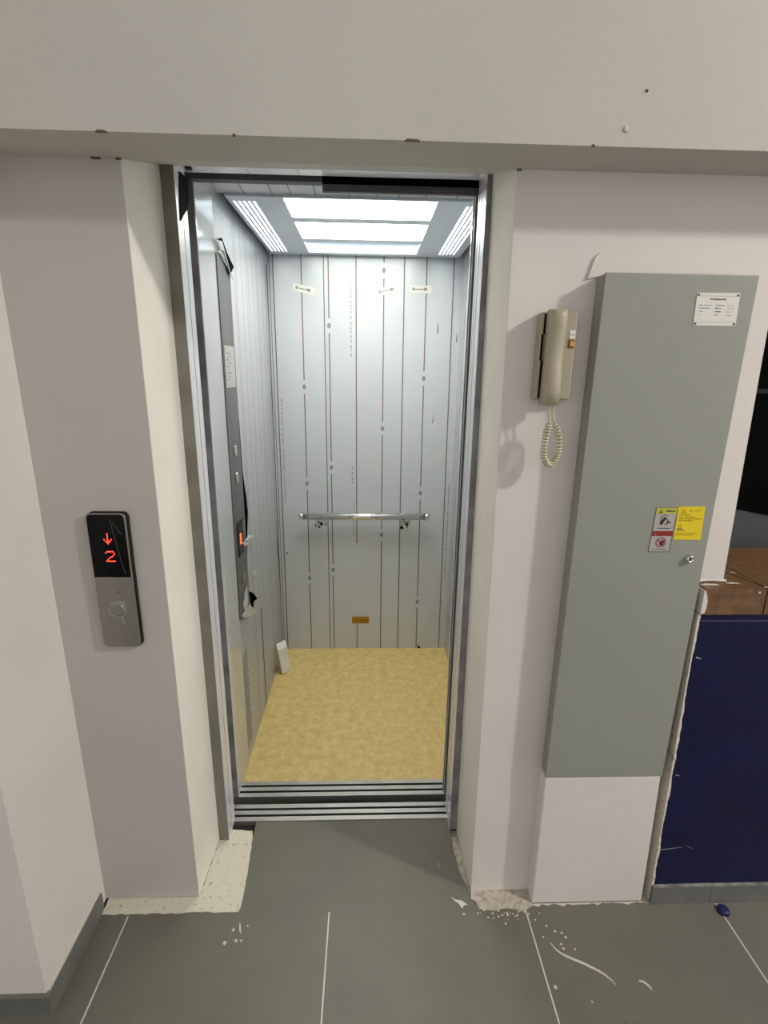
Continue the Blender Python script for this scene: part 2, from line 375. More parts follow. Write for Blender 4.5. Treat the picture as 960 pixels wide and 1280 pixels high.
# dark stairwell beyond the parapet
w = MB()
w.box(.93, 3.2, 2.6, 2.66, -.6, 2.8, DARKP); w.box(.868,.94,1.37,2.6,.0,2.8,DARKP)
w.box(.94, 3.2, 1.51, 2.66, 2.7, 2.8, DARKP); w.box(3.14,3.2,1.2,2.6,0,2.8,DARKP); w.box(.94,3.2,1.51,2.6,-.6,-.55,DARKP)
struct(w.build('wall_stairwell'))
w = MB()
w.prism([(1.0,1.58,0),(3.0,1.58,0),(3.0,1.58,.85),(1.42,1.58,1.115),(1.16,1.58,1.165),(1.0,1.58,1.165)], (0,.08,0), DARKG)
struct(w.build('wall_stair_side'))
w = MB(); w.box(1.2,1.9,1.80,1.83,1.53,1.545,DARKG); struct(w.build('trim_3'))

# ------------------------------------------------------------------ shaft and landing door frame
w = MB()
w.box(-1.2, -.66, 1.501, 1.56, -.8, 2.9, SHAFT); w.box(.50, .86, 1.501, 1.56, -.8, 2.9, SHAFT)
w.box(-.66, .50, 1.53, 1.56, 2.16, 2.9, SHAFT); w.box(-.70,.52,1.49,1.53,-.8,-.05,SHAFT)
w.box(-1.2,-1.16,1.56,2.95,-.8,2.9,SHAFT); w.box(.82,.86,1.56,2.95,-.8,2.9,SHAFT); w.box(-1.2,.86,2.9,2.95,-.8,2.9,SHAFT)
w.box(-1.2,.86,1.5,2.95,2.9,2.95,SHAFT); w.box(-1.2,.86,1.5,2.95,-.85,-.8,SHAFT)
struct(w.build('wall_shaft'))

frame = bpy.data.objects.new('door_1', None); C.objects.link(frame); frame.location = (-.09,1.47,0); frame['kind'] = 'structure'
# left jamb: dull front edge, film wrapped inner face
w = MB()
w.box(-.5085, -.4752, 1.428, 1.432, 0, 2.12, PRIMER)
w.box(-.4775, -.4750, 1.432, 1.513, 0, 2.09, STEEL)
w.box(-.52, -.4775, 1.509, 1.513, 0, 2.09, STEEL)
w.box(-.4751, -.4746, 1.474, 1.4765, .02, 2.05, GREYL)
for zz in (.44, 1.37, .13): w.box(-.4751,-.4745,1.471,1.480,zz,zz+.02,MARK)
w.build('jamb', frame)
w = MB()
w.box(.3018, .331, 1.448, 1.452, 0.01, 2.12, DULL)
w.box(.3015, .304, 1.452, 1.553, 0, 2.09, STEEL); w.box(.304,.36,1.549,1.553,0,2.09,STEEL)
w.box(.3010, .3016, 1.50, 1.503, .02, 2.05, GREYL); w.box(.3010,.3016,1.535,1.538,.02,2.05,GREYL)
w.build('jamb', frame)
w = MB()
w.hexa([(-.52,1.44,2.070),(.34,1.44,2.070),(.34,1.53,2.080),(-.52,1.53,2.080),(-.52,1.44,2.13),(.34,1.44,2.13),(.34,1.53,2.13),(-.52,1.53,2.13)], STEEL)
w.box(-.46,-.445,1.47,1.482,2.069,2.075,BLK)
for x in (-.40,-.31,-.18): w.face([(x-.0015,1.441,2.0697),(x-.0015,1.529,2.0795),(x+.0015,1.529,2.0795),(x+.0015,1.441,2.0697)],GREYL)
w.build('head', frame)
# landing sill: three ridges, two grooves
def sill_profile(y0, y1, top, depth, nr):
    """Closed profile in (y, z) with NR ridges."""
    rw = (y1-y0)/(nr+ (nr-1)*.55); g = rw*.55; p = [(y0, top-depth)]; y = y0
    for k in range(nr):
        p += [(y, top), (y+rw, top)]
        if k < nr-1: p += [(y+rw, top-.014), (y+rw+g, top-.014)]
        y += rw+g
    p.append((y1, top-depth)); return p
def sill(name, x0, x1, y0, y1, top, depth, parent):
    mb = MB(); prof = sill_profile(y0, y1, top, depth, 3)
    n = len(prof); i = len(mb.v)
    mb.v += [(x0,y,z) for y, z in prof]+[(x1,y,z) for y, z in prof]
    ks, kg = mb.m(SILL), mb.m(GROOVE)
    for a in range(n):
        b = (a+1) % n; low = min(prof[a][1], prof[b][1]) < top-.005 and max(prof[a][1], prof[b][1]) <= top and 0 < a < n-2 and b < n-1
        mb.f.append((i+a, i+b, i+n+b, i+n+a)); mb.mi.append(kg if low and prof[a][1] < top-.001 else ks); mb.sm.append(False)
    mb.f += [tuple(range(i, i+n))[::-1], tuple(range(i+n, i+2*n))]; mb.mi += [ks, ks]; mb.sm += [False, False]
    return mb.build(name, parent)
sill('sill', -.497, .318, 1.503, 1.577, .004, .05, frame)
# torn black tape hanging at the top of the left jamb
w = MB()
w.prism([(-.4742,1.470,2.062),(-.4742,1.532,2.062),(-.4742,1.524,2.015),(-.4742,1.505,1.985),(-.4742,1.470,1.962),(-.4742,1.449,1.944),(-.4742,1.452,1.975),(-.4742,1.458,2.02)], (.002,0,0), RUBBER)
o = w.build('torn_tape', frame); o['label'] = 'torn black tape at the top corner'

# ------------------------------------------------------------------ the car
LX, RX, BYW = -.490, .470, 2.715
CARF, CZ = 1.62, 2.205
car = thing('elevator_car', 'open elevator car lined with striped film wrapped steel and a beige floor', 'elevator', (-.01,2.15,0))
w = MB(); w.box(LX, RX, 1.69, BYW, -.03, 0, VINYL)
w.build('floor_panel', car)
sill('car_sill', -.53, .36, 1.614, 1.690, .003, .12, car)
# back wall: film with printed lines, round marks and rows of small print
w = MB(); yw = BYW
w.box(LX-.02, RX+.02, yw, yw+.02, -.03, CZ, FILM)
def vline(x, mt, z0=.0, z1=2.2, hw=.0028, marks=(), xt=None):
    """Printed film line on the back wall; breaks around each mark in MARKS."""
    xt = x if xt is None else xt; cuts = sorted(marks); zs = [z0]
    for m_ in cuts: zs += [m_-.035, m_+.035]
    zs.append(z1); X = lambda z: x+(xt-x)*z/2.13
    for a in range(0, len(zs), 2):
        p, q = zs[a], zs[a+1]
        w.face([(X(p)-hw,yw-.0006,p),(X(p)+hw,yw-.0006,p),(X(q)+hw,yw-.0006,q),(X(q)-hw,yw-.0006,q)], mt)
    for m_ in cuts:
        w.face([(X(m_)+.0095*math.cos(2*PI*k/14), yw-.0006, m_+.013*math.sin(2*PI*k/14)) for k in range(14)], MARK)
vline(-.462, REDL); vline(-.323, REDL, marks=(1.51,1.0,.45), xt=-.325); vline(-.212, GREYL, xt=-.216, hw=.0025); vline(-.188, REDL, marks=(1.81,1.09,.50), xt=-.193)
vline(-.053, REDL, z0=.66, xt=-.057); vline(-.053, REDL, z0=0, z1=.18); vline(.086, REDL, marks=(2.07,1.30,.71), xt=.08); vline(.189, GREYL, xt=.181, hw=.0028)
vline(.299, REDL, marks=(1.56,.95,.30), xt=.291); vline(.434, REDL, xt=.425); vline(-.480, GREYL, hw=.0015); vline(-.07, GREYL, z0=.70, hw=.0012, z1=.9)
r = random.Random(2)
for (x, za, zb) in ((-.083,1.66,2.0),(-.078,1.0,1.1),(.452,.45,1.0),(-.462+.018,.9,1.45)):
    z0 = za
    while z0 < zb:
        h = r.uniform(.006,.02); w.box(x-.0035, x+.0035, yw-.0006, yw, z0, min(z0+h, zb), PRINT); z0 += h+r.uniform(.004,.012)
for (x, z0, h, t) in ((.353,1.78,.06,.003),(.345,1.33,.06,.008),(.452,1.74,.05,.004)):   # scuffs in the film
    w.face([(x,yw-.0006,z0),(x+.006,yw-.0006,z0+.004),(x+t,yw-.0006,z0+h),(x+t-.003,yw-.0006,z0+h*.6)], GREYL)
w.lathe((-.445,yw,.60),(0,-1,0),[(.006,0),(.005,.002)],GREYL,10)
w.lathe((.315,yw-.004,.006),(0,-.3,1),[(.008,0),(.006,.008),(.003,.01)],BLACK,8)
w.build('wall_panel', car)
# left wall behind the control column, with its torn film edge
w = MB()
w.box(LX-.02, LX, 1.79, BYW, -.03, CZ, FILML)
for k, y in enumerate((2.045,2.07,2.16,2.235,2.27,2.36,2.44,2.465,2.56,2.64)):
    w.face([(LX+.0005,y-.0016,0),(LX+.0005,y+.0016,0),(LX+.0005,y+.0016,2.2),(LX+.0005,y-.0016,2.2)], GREYL if k % 3 else REDL)
w.box(LX,LX+.002,2.185,2.192,.0,.52,DARKM)
zs = [2.08,1.95,1.6,1.45,1.2,1.02,.86,.72,.64,.5,.3,.03]; ww = [.03,.016,.02,.026,.018,.014,.017,.03,.046,.03,.012,.02]
for a in range(len(zs)-1):    # wrinkled open corner of the film
    w.face([(LX+.001,BYW-.004,zs[a]),(LX+.001,BYW-.004-ww[a],zs[a]),(LX+.001,BYW-.004-ww[a+1],zs[a+1]),(LX+.001,BYW-.004,zs[a+1])], DARKM)
for a in range(26):           # small round vent holes near the floor
    for b in range(5): w.box(LX-.0005, LX+.0008, 1.805+.017*b+(a % 2)*.008, 1.813+.017*b+(a % 2)*.008, .06+.0165*a, .069+.0165*a, GREYL)
w.build('wall_panel', car)
w = MB(); w.box(RX, RX+.02, 1.64, BYW, -.03, CZ, FILML)
for k in range(9): y = 1.8+.1*k; w.face([(RX-.0005,y-.0022,0),(RX-.0005,y-.0022,2.2),(RX-.0005,y+.0022,2.2),(RX-.0005,y+.0022,0)], REDL)
w.build('wall_panel', car)
# front columns of the car beside the opening
w = MB(); w.box(-.60, LX+.004, CARF, 1.795, .004, CZ, MIRROR)
w.box(-.60, LX+.0035, CARF-.004, CARF, .004, CZ, DULL)  # darker plate: shade of the shaft gap put into the front's colour
w.build('front_column', car, bevel=.002); 
w = MB(); w.box(.306, .49, CARF, 1.665, .004, CZ, MIRROR); w.box(.3065,.49,CARF-.004,CARF,.004,CZ,DARKM)
w.box(.3035,.3065,1.63,1.637,.01,2.1,DARKM)
w.build('front_column', car, bevel=.002)
# inner ceiling, header and dark door head plate
w = MB(); w.box(LX, RX, CARF, BYW, CZ, CZ+.02, FILM)
for x in (-.46,-.40,-.32,-.21,-.17,-.08,.0,.06,.13,.19,.27,.36): w.box(x-.002,x+.002,1.70,BYW-.01,CZ-.0006,CZ,GREYL)
w.build('ceiling_panel', car)
w = MB(); w.box(LX, RX, 1.628, 1.873, 2.138, 2.150, FILM)
for x in (-.40,-.31,-.25,-.17,-.06,.03,.10,.19,.29): w.box(x-.0018,x+.0018,1.63,1.872,2.1374,2.138,GREYL)
w.build('ceiling_strip', car)
w = MB(); w.box(-.60, .49, 1.60, 1.628, 2.088, 2.30, DARKM)
w.build('header', car)
w = MB(); w.box(-.125, .318, 1.585, 1.598, 2.061, 2.28, DARKM)
w.box(-.125,.318,1.5845,1.586,2.079,2.28,BLACK)
scribble(w, .17, .29, 2.066, .008, 1.585, GREYL, 4)
o = w.build('door_head_plate', car); o['label'] = 'dark grey plate over the right half of the opening'

# suspended light panel
can = thing('ceiling_light', 'lit ceiling panel of the elevator with three bright strips and slotted sides', 'ceiling light', (-.02,2.28,2.13))
big = [(-.278,.232,1.885,2.098),(-.278,.232,2.155,2.395),(-.278,.232,2.452,2.650)]
sl = []
for base in (-.452, .336):
    for k in range(5): sl.append((base+.0165*k, base+.0165*k+.0085, 1.925, 2.645))
w = MB(); holed(-.466, .446, 1.875, BYW-.02, 2.13, 2.142, big+sl, w, CANOPY)
w.box(-.466,.446,1.875,1.879,2.142,2.180,CANOPY); w.box(-.466,-.462,1.879,BYW-.02,2.142,2.180,CANOPY); w.box(.442,.446,1.879,BYW-.02,2.142,2.180,CANOPY)
w.box(-.466,.446,1.875,BYW-.02,2.180,2.183,CANOPY); w.box(-.466,.446,BYW-.024,BYW-.02,2.142,2.18,CANOPY)
w.build('housing', can)
for h in big:
    w = MB(); w.box(h[0]-.02, h[1]+.02, h[2]-.005, h[3]+.005, 2.178, 2.1795, LIGHT3 if h[2] > 2.3 else LIGHT); w.build('diffuser', can)
for k in (0, 1):
    x0 = (-.458, .330)[k]; w = MB(); w.box(x0, x0+.088, 1.92, 2.65, 2.1425, 2.146, LIGHT2); o = w.build('slot_diffuser', can)
for x in (-.3,.26):
    for y in (2.0,2.55):
        w = MB(); w.lathe((x,y,2.183),(0,0,1),[(.006,0),(.006,CZ-2.183)],STEEL,8); w.build('hanger', can)

# handrail
rail = thing('handrail', 'chrome handrail bar on two brackets across the elevator back wall', 'handrail', (-.012,2.66,.83))
w = MB(); w.lathe((-.352,2.655,.832),(1,0,0),[(.0185,0),(.0185,.68)],CHROME,28)
w.build('bar', rail)
for sx, x in ((-1,-.352),(1,.328)):
    w = MB(); w.lathe((x,2.655,.832),(sx,0,0),[(.0205,-.012),(.0205,.006),(.018,.010),(.010,.013)],CHROME,28); w.build('end_cap', rail)
for x in (-.252, .214):
    w = MB(); w.lathe((x,BYW,.80),(0,-1,0),[(.03,0),(.028,.004),(.012,.006),(.012,.046)],STEEL,20)
    w.tube([(x,2.672,.80),(x,2.660,.803),(x,2.655,.82)], .011, STEEL, 10); br = w.build('bracket', rail)
    r = random.Random(int(x*1000)); w = MB()
    for k in range(8):
        a = x+r.uniform(-.03,.028); zz = .797+r.uniform(-.026,.008)
        w.prism([(a+r.uniform(-.020,.020), 2.652-r.uniform(0,.012), zz+r.uniform(-.018,.014)) for q in range(3)], (0,.0012,.0008), RUBBER if k % 3 else CLEARF)
    o = w.build('film_scrap', br); o['label'] = 'torn film left around the bracket'
w = MB(); w.prism([(.178,2.635,.845),(.20,2.632,.872),(.216,2.636,.862),(.206,2.633,.85)], (0,.0012,.001), CLEARF); w.build('film_scrap', rail)

# control panel in the car
PX = LX+.0005
cop = thing('operating_station', 'tall dark steel control panel on the elevator side wall with peeling film and lit digit', 'control panel', (LX,1.885,1.28))
w = MB(); w.prism([(PX,1.797,.655),(PX,1.955,.60),(PX,1.955,1.925),(PX,1.797,1.945)], (.007,0,0), COPM)
w.build('face_plate', cop)
fx = PX+.0075
w = MB(); w.box(fx, fx+.003, 1.83, 1.905, .90, 1.03, GLASSB); disp = w.build('display', cop)
w = MB()
for k, (a, b) in enumerate(((0,0),(1,0),(2,0),(0,1),(2,1),(0,2),(1,2),(2,2),(0,3),(2,3),(0,4),(1,4),(2,4))):
    w.box(fx+.003, fx+.0036, 1.850+.007*a, 1.8555+.007*a, .945+.0085*b, .9515+.0085*b, ORLED)
w.build('lit_digit', disp)
for zz in (1.20, 1.30, .80, .72):
    w = MB(); w.lathe((fx,1.875,zz),(1,0,0),[(.021,0),(.021,.003),(.017,.0035),(.016,.002)],CHROME if zz > 1 else BRUSH,24); w.build('button', cop)
w = MB(); w.box(fx, fx+.001, 1.808, 1.935, 1.525, 1.665, NOTE)
for k in range(9): w.box(fx+.001, fx+.0013, 1.83+.02*(k % 2), 1.86+.03*((k*7) % 3)/2, 1.55+.011*k, 1.5545+.011*k, INKL)
o = w.build('notice', cop); o['label'] = 'pale paper notice taped on'
def scrap(pts, mt, off=(.002,.0008,0)):
    w = MB(); w.prism(pts, off, mt); o = w.build('film_scrap', cop); o['label'] = 'torn black underside of the film' if mt in (BLACK, RUBBER) else 'torn clear strip of film'
scrap([(fx,1.80,1.985),(fx+.012,1.83,1.985),(fx+.016,1.88,1.945),(fx+.004,1.95,1.915),(fx+.01,1.965,1.935),(fx+.006,1.90,1.965),(fx+.004,1.85,2.00)], RUBBER)
scrap([(fx,1.80,1.95),(fx+.006,1.86,1.945),(fx+.008,1.955,1.89),(fx,1.965,1.91),(fx,1.88,1.97)], CLEARF)
scrap([(fx-.006,1.956,1.42),(fx-.005,1.968,1.40),(fx-.004,1.972,1.20),(fx-.002,2.0,1.09),(fx-.001,2.005,1.03),(fx-.003,1.985,.95),(fx-.005,1.968,.86),(fx-.006,1.956,.75)], BLACK)
scrap([(fx,1.875,.945),(fx+.022,1.91,.935),(fx+.028,1.95,.90),(fx+.020,1.93,.915),(fx+.010,1.89,.925)], CLEARF)
scrap([(fx,1.90,.93),(fx+.014,1.94,.955),(fx+.030,1.955,.945),(fx+.012,1.93,.94)], CLEARF)
scrap([(fx+.004,1.97,.78),(fx+.022,2.0,.785),(fx+.026,2.015,.735),(fx+.018,2.0,.755)], CLEARF)
scrap([(fx,1.815,.665),(fx+.018,1.86,.69),(fx+.034,1.945,.615),(fx+.014,1.88,.63),(fx+.004,1.83,.65)], CLEARF)
scrap([(fx,1.84,.70),(fx+.006,1.89,.755),(fx+.004,1.90,.68),(fx+.002,1.86,.66)], CLEARF)
scrap([(fx+.004,1.935,.715),(fx+.018,1.945,.70),(fx+.026,1.97,.665),(fx+.014,1.955,.66),(fx+.008,1.965,.62),(fx+.004,1.94,.66)], BLACK)

# labels taped on the back wall
for (x, zz, ang, lab) in ((-.313,1.978,-.20,'white tape label tilted down to the right on the elevator back wall'),(.097,1.980,.22,'white tape label tilted up to the right on the elevator back wall'),(.264,1.988,0.,'white tape label stuck level on the elevator back wall')):
    w = MB(); ca, sa = math.cos(ang), math.sin(ang)
    def quad(a0, a1, b0, b1, y0, y1, mt):
        P = [(a0,b0),(a1,b0),(a1,b1),(a0,b1)]; Q = [(x+a*ca-b*sa, zz+a*sa+b*ca) for a, b in P]
        w.hexa([(Q[0][0],y0,Q[0][1]),(Q[1][0],y0,Q[1][1]),(Q[1][0],y1,Q[1][1]),(Q[0][0],y1,Q[0][1]),(Q[3][0],y0,Q[3][1]),(Q[2][0],y0,Q[2][1]),(Q[2][0],y1,Q[2][1]),(Q[3][0],y1,Q[3][1])], mt)
    quad(-.054,.054,-.017,.017,yw-.0016,yw-.0006,PAPER)
    quad(-.03,.012,-.003,.002,yw-.0019,yw-.0016,INKL); quad(.014,.032,-.007,.007,yw-.0019,yw-.0016,INKL); quad(-.042,-.032,-.007,.007,yw-.0019,yw-.0016,INKL)
    tag(w.build('tape_label', origin=(x,yw-.0006,zz)), lab, 'label', 'tape labels on the elevator back wall')
w = MB(); w.box(-.082,.016,yw-.0014,yw-.0006,.163,.207,ORANGE)
scribble(w,-.07,.005,.178,.012,yw-.0014,ORANGP,9)
tag(w.build('amber_sticker', origin=(-.033,yw-.0006,.185)), 'small amber sticker low on the elevator back wall under the handrail', 'sticker')
# foam block leaning on the left wall
b = MB()
o_, d_, e1, e2 = Vector((-.452,2.440,.001)), Vector((-.020,.004,.145)), Vector((.042,.050,0)), Vector((-.016,.040,.006))
base = [o_, o_+e1, o_+e1+e2, o_+e2]
top = [p+d_+Vector((0,0,.010 if k in (2,3) else 0)) for k, p in enumerate(base)]
b.hexa(base+top, FOAM)
o = b.build('foam_block', bevel=.004, origin=(-.45,2.44,0)); tag(o, 'white foam block leaning on the elevator side wall near the back corner', 'block')

# ------------------------------------------------------------------ landing call panel
call = thing('mounted_call_panel', 'elevator call panel with black screen showing red arrow and number', 'call panel', (-.644,FY,1.055))
def rrect(x0, x1, z0, z1, r_, y, n=6):
    p = []
    for cx, cz, a0 in ((x1-r_,z1-r_,0),(x0+r_,z1-r_,90),(x0+r_,z0+r_,180),(x1-r_,z0+r_,270)):
        for k in range(n+1):
            a = math.radians(a0+90*k/n); p.append((cx+r_*math.cos(a), y, cz+r_*math.sin(a)))
    return p
px0, px1, pz0, pz1 = -.686, -.590, .877, 1.240; py = FY
w = MB(); w.prism(rrect(px0+.002,px1+.003,pz0+.001,pz1+.002,.012,py), (0,-.009,0), BLK, True); w.build('back_box', call)
w = MB(); w.prism(rrect(px0,px1,pz0,pz1,.012,py-.009), (0,-.006,0), BRUSH, True); plate = w.build('face_plate', call, bevel=.0025)
fy = py-.015
w = MB(); w.prism([p for p in rrect(px0+.0025,px1-.004,1.073,pz1-.003,.010,fy-.0002) if p[2] > 1.09]+[(px0+.0025,fy-.0002,1.074),(px1-.004,fy-.0002,1.074)], (0,-.0008,0), GLASSB, False); scr = w.build('screen', call)
w = MB(); sp = .0037; lx, lz = -.648, 1.110
def dots(rows, x0, ztop, sx, sz):
    for i, row in enumerate(rows):
        for j, ch in enumerate(row):
            if ch == '#': w.lathe((x0+sx*j, fy-.001, ztop-sz*i),(0,-1,0),[(.00145,0),(.0013,.0005)],LED,8)
dots(['...#...','...#...','...#...','...#...','#..#..#','.#.#.#.','..###..','...#...'], -.6475, 1.1880, .0029, .0036)
dots(['.#####.','#.....#','......#','.....#.','...##..','..#....','.#.....','#######'], -.6475, 1.1420, .0034, .0036)
w.build('lit_symbols', scr)
w = MB(); w.lathe((-.630,fy,1.035),(0,-1,0),[(.0055,0),(.005,.0006),(.0035,.0006),(.0028,-.001)],DARKM,16); w.build('keyhole', call)
w = MB(); w.lathe((-.638,fy,.983),(0,-1,0),[(.0165,0),(.0165,.0012),(.0135,.0022),(.012,.0012)],BRUSH,28); bt = w.build('call_button', call)
w = MB(); pts = [(.012,.006),(.020,.020),(.015,.032),(.002,.037),(-.012,.033),(-.02,.02),(-.021,.0),(-.015,-.018),(-.003,-.026),(.004,-.03),(.008,-.052),(.012,-.05),(.011,-.028),(.019,-.015),(.022,.002)]
inner = [(.011*math.cos(2*PI*k/20), .011*math.sin(2*PI*k/20)) for k in range(20)]
n = 24
def outer(a):
    d = Vector((math.cos(a), math.sin(a))); return max((Vector(q).dot(d) for q in pts))*.93
for k in range(n):
    a, c = 2*PI*k/n, 2*PI*(k+1)/n; ri, ro = .0168, .024
    roa, roc = .0205+.004*math.sin(a*2+.6)+(.007 if .2*PI < a < .8*PI else 0), .0205+.004*math.sin(c*2+.6)+(.007 if .2*PI < c < .8*PI else 0)
    w.face([(-.638+ri*math.cos(a),fy-.0004,.983+ri*math.sin(a)),(-.638+ri*math.cos(c),fy-.0004,.983+ri*math.sin(c)),(-.638+roc*math.cos(c),fy-.0004,.983+roc*math.sin(c)),(-.638+roa*math.cos(a),fy-.0004,.983+roa*math.sin(a))], INKL)
w.face([(-.632,fy-.0004,.963),(-.626,fy-.0004,.967),(-.622,fy-.0004,.938),(-.625,fy-.0004,.936)], INKL)
o = w.build('film_ring', call); o['label'] = 'scuffed ring of film around the button'
w = MB(); fl = mat('film_crease', (52,50,54), .35)
for seg in ([(-.627,1.225),(-.623,1.19),(-.617,1.15),(-.611,1.11),(-.605,1.08)], [(-.622,1.22),(-.612,1.20),(-.602,1.185)]):
    for a in range(len(seg)-1):
        (x0,z0),(x1,z1) = seg[a], seg[a+1]; w.face([(x0-.0012,fy-.0012,z0),(x1-.0012,fy-.0012,z1),(x1+.0012,fy-.0012,z1),(x0+.0012,fy-.0012,z0)], fl)
w.build('film_crease', scr)

# ------------------------------------------------------------------ intercom phone
ph = thing('intercom_phone', 'cream wall intercom phone with handset and hanging coiled cord', 'intercom', (.435,FY,1.62))
w = MB(); w.box(.389,.474,1.201,FY,1.524,1.716,CREAMP); base_o = w.build('base', ph, bevel=.004)
w = MB()   # handset: rounded bar with thicker ear and mouth ends
prof = []; CXH = .4215
for zz, dep, hw in ((1.512,.020,.0235),(1.514,.030,.026),(1.545,.036,.0265),(1.580,.034,.0265),(1.60,.028,.026),(1.66,.028,.026),(1.68,.034,.0265),(1.705,.036,.0265),(1.717,.032,.0255),(1.720,.020,.0225)):
    ring = []
    for k in range(17):
        a = PI*k/16; ring.append((CXH-hw*.81*math.cos(a)*(1 if abs(math.cos(a)) < .9 else .99), 1.199-dep*math.sin(a)**.55, zz))
    prof.append(ring)
k0 = len(w.v); km = w.m(CREAM); n = 17
for ring in prof: w.v += ring
for q in range(len(prof)-1):
    for j in range(n):
        b_ = (j+1) % n; w.f.append((k0+q*n+j, k0+q*n+b_, k0+(q+1)*n+b_, k0+(q+1)*n+j)); w.mi.append(km); w.sm.append(j < n-1)
w.f += [tuple(range(k0+n-1, k0-1, -1)), tuple(range(k0+(len(prof)-1)*n, k0+len(prof)*n))]; w.mi += [km, km]; w.sm += [False, False]
w.build('handset', ph)
w = MB()
for (xa, za, zb) in ((.3968,1.668,1.712),(.3938,1.612,1.668),(.3968,1.528,1.612)): w.box(xa, xa+.0042, 1.1995, 1.2015, za, zb, BLACK)
o = w.build('cradle_gap', base_o); o['label'] = 'dark gap beside the handset'
w = MB(); w.box(.4575,.4705,1.1995,1.2012,1.660,1.678,PAPER); scribble(w,.459,.469,1.667,.004,1.1995,INKL,3); w.build('white_label', base_o)
w = MB(); w.box(.4565,.4705,1.1990,1.2012,1.640,1.6575,CHIP); w.box(.4600,.4695,1.1975,1.1992,1.643,1.655,mat('amber_button',(206,160,70),.4)); w.build('amber_button', base_o)
# coiled cord: out of the handset, a loop and back
path = []
ctrl = [(.4215,1.185,1.513),(.4225,1.186,1.495),(.4265,1.186,1.475),(.4215,1.186,1.452),(.4185,1.186,1.425),(.4190,1.186,1.398),(.427,1.186,1.378),(.439,1.186,1.374),(.4500,1.186,1.390),(.4535,1.187,1.415),(.450,1.188,1.445),(.440,1.189,1.470),(.434,1.190,1.492),(.432,1.191,1.524)]
def cat(P, t):
    n = len(P)-1; i = min(int(t*n), n-1); u = t*n-i; p = [Vector(P[max(0,min(n,i+k))]) for k in (-1,0,1,2)]
    return .5*((2*p[1])+(p[2]-p[0])*u+(2*p[0]-5*p[1]+4*p[2]-p[3])*u*u+(3*p[1]-p[0]-3*p[2]+p[3])*u**3)
N = 1000
for k in range(N+1):
    t = k/N; p = cat(ctrl, t); q = (cat(ctrl, min(1,t+.002))-cat(ctrl, max(0,t-.002))).normalized(); u = Vector((0,1,0)); v_ = q.cross(u)
    rad = .0064*max(0., min(1., (t-.15)/.04))*max(0., min(1., (.86-t)/.04)); a = 2*PI*46*t
    path.append(p+(u*math.cos(a)+v_*math.sin(a))*rad)
w = MB(); w.tube(path, .0022, CORD, 6); o = w.build('coiled_cord', ph)

# ------------------------------------------------------------------ control cabinet
cab = thing('control_cabinet', 'tall grey metal control cabinet on the wall right of the intercom', 'cabinet', (.685,FY,.472))
CY = 1.184
w = MB(); w.box(.517,.857,CY+.012,FY,.474,1.795,CABG); w.build('body', cab, bevel=.002)
w = MB(); w.box(.519,.855,CY+.009,CY+.013,.4765,1.7925,CABS); w.build('seam', cab)
w = MB(); w.hexa([(.513,CY,.473),(.852,CY,.473),(.852,CY+.009,.473),(.513,CY+.009,.473),(.517,CY,1.797),(.860,CY,1.797),(.860,CY+.009,1.797),(.517,CY+.009,1.797)], CABG)
door = w.build('door', cab, bevel=.002)
w = MB(); w.prism([(.728,CY,1.691),(.825,CY,1.691),(.823,CY,1.760),(.726,CY,1.759)], (0,-.0012,0), WHITEP); ny = CY-.0012
scribble(w,.757,.793,1.7445,.0042,ny,INK,1,gap=.0,cell=.0036)
for k, zz in enumerate((1.7325,1.7265,1.7195,1.7125)):
    scribble(w,.735,.735+(.026,.024,.010,.004)[k],zz,.0024,ny,INKL,10+k,gap=.1); scribble(w,.772,.772+(.020,.012,.014,.008)[k],zz,.0028,ny,INK if k in (1,2) else INKL,20+k,gap=.1)
    scribble(w,.796,.813,zz,.0018,ny,INKL,30+k,gap=.7)
for (xa,xb,za,zb) in ((.730,.821,1.7525,1.7532),(.731,.822,1.6985,1.6992)): w.box(xa,xb,ny-.0002,ny,za,zb,INKL)
npl = w.build('nameplate', cab); npl['label'] = 'white riveted plate with small print'
for (x, zz) in ((.730,1.755),(.819,1.755),(.732,1.695),(.821,1.695)):
    w = MB(); w.lathe((x,ny,zz),(0,-1,0),[(.0026,0),(.0024,.001),(.001,.0018)],DARKM,12); w.build('rivet', npl)
# two part hazard sticker
w = MB(); a = CY-.0006
P = lambda u, v: (.710+(.764-.710)*u+(-.003+.004*v), CY-.0006, 1.155+(1.270-1.155)*v)
def patchq(u0,u1,v0,v1,mt,d=0.): w.prism([(P(u0,v0)[0],a-d,P(u0,v0)[2]),(P(u1,v0)[0],a-d,P(u1,v0)[2]),(P(u1,v1)[0],a-d,P(u1,v1)[2]),(P(u0,v1)[0],a-d,P(u0,v1)[2])],(0,-.0002 if d else .0006,0),mt)
patchq(0,1,0,1,SILV); patchq(0,1,.86,1,YGRN,.0002); patchq(0,1,.365,.475,REDB,.0002)
for (u0,u1,v0,v1) in ((0,1,0,.008),(0,1,.992,1),(0,.02,0,1),(.98,1,0,1)): patchq(u0,u1,v0,v1,INK,.0003)
def tri(u, v, s, mt, hole):
    w.prism([(P(u-s,v)[0],a-.0004,P(0,v)[2]),(P(u+s,v)[0],a-.0004,P(0,v)[2]),(P(u,v)[0],a-.0004,P(0,v)[2]+s*.054*1.7)],(0,-.0002,0),mt)
    w.prism([(P(u-s*.55,v)[0],a-.0006,P(0,v)[2]+s*.018),(P(u+s*.55,v)[0],a-.0006,P(0,v)[2]+s*.018),(P(u,v)[0],a-.0006,P(0,v)[2]+s*.062)],(0,-.0001,0),hole)
tri(.24,.875,.11,BLK,YGRN); tri(.18,.385,.05,mat('pale_red',(220,170,150),.5),REDB)
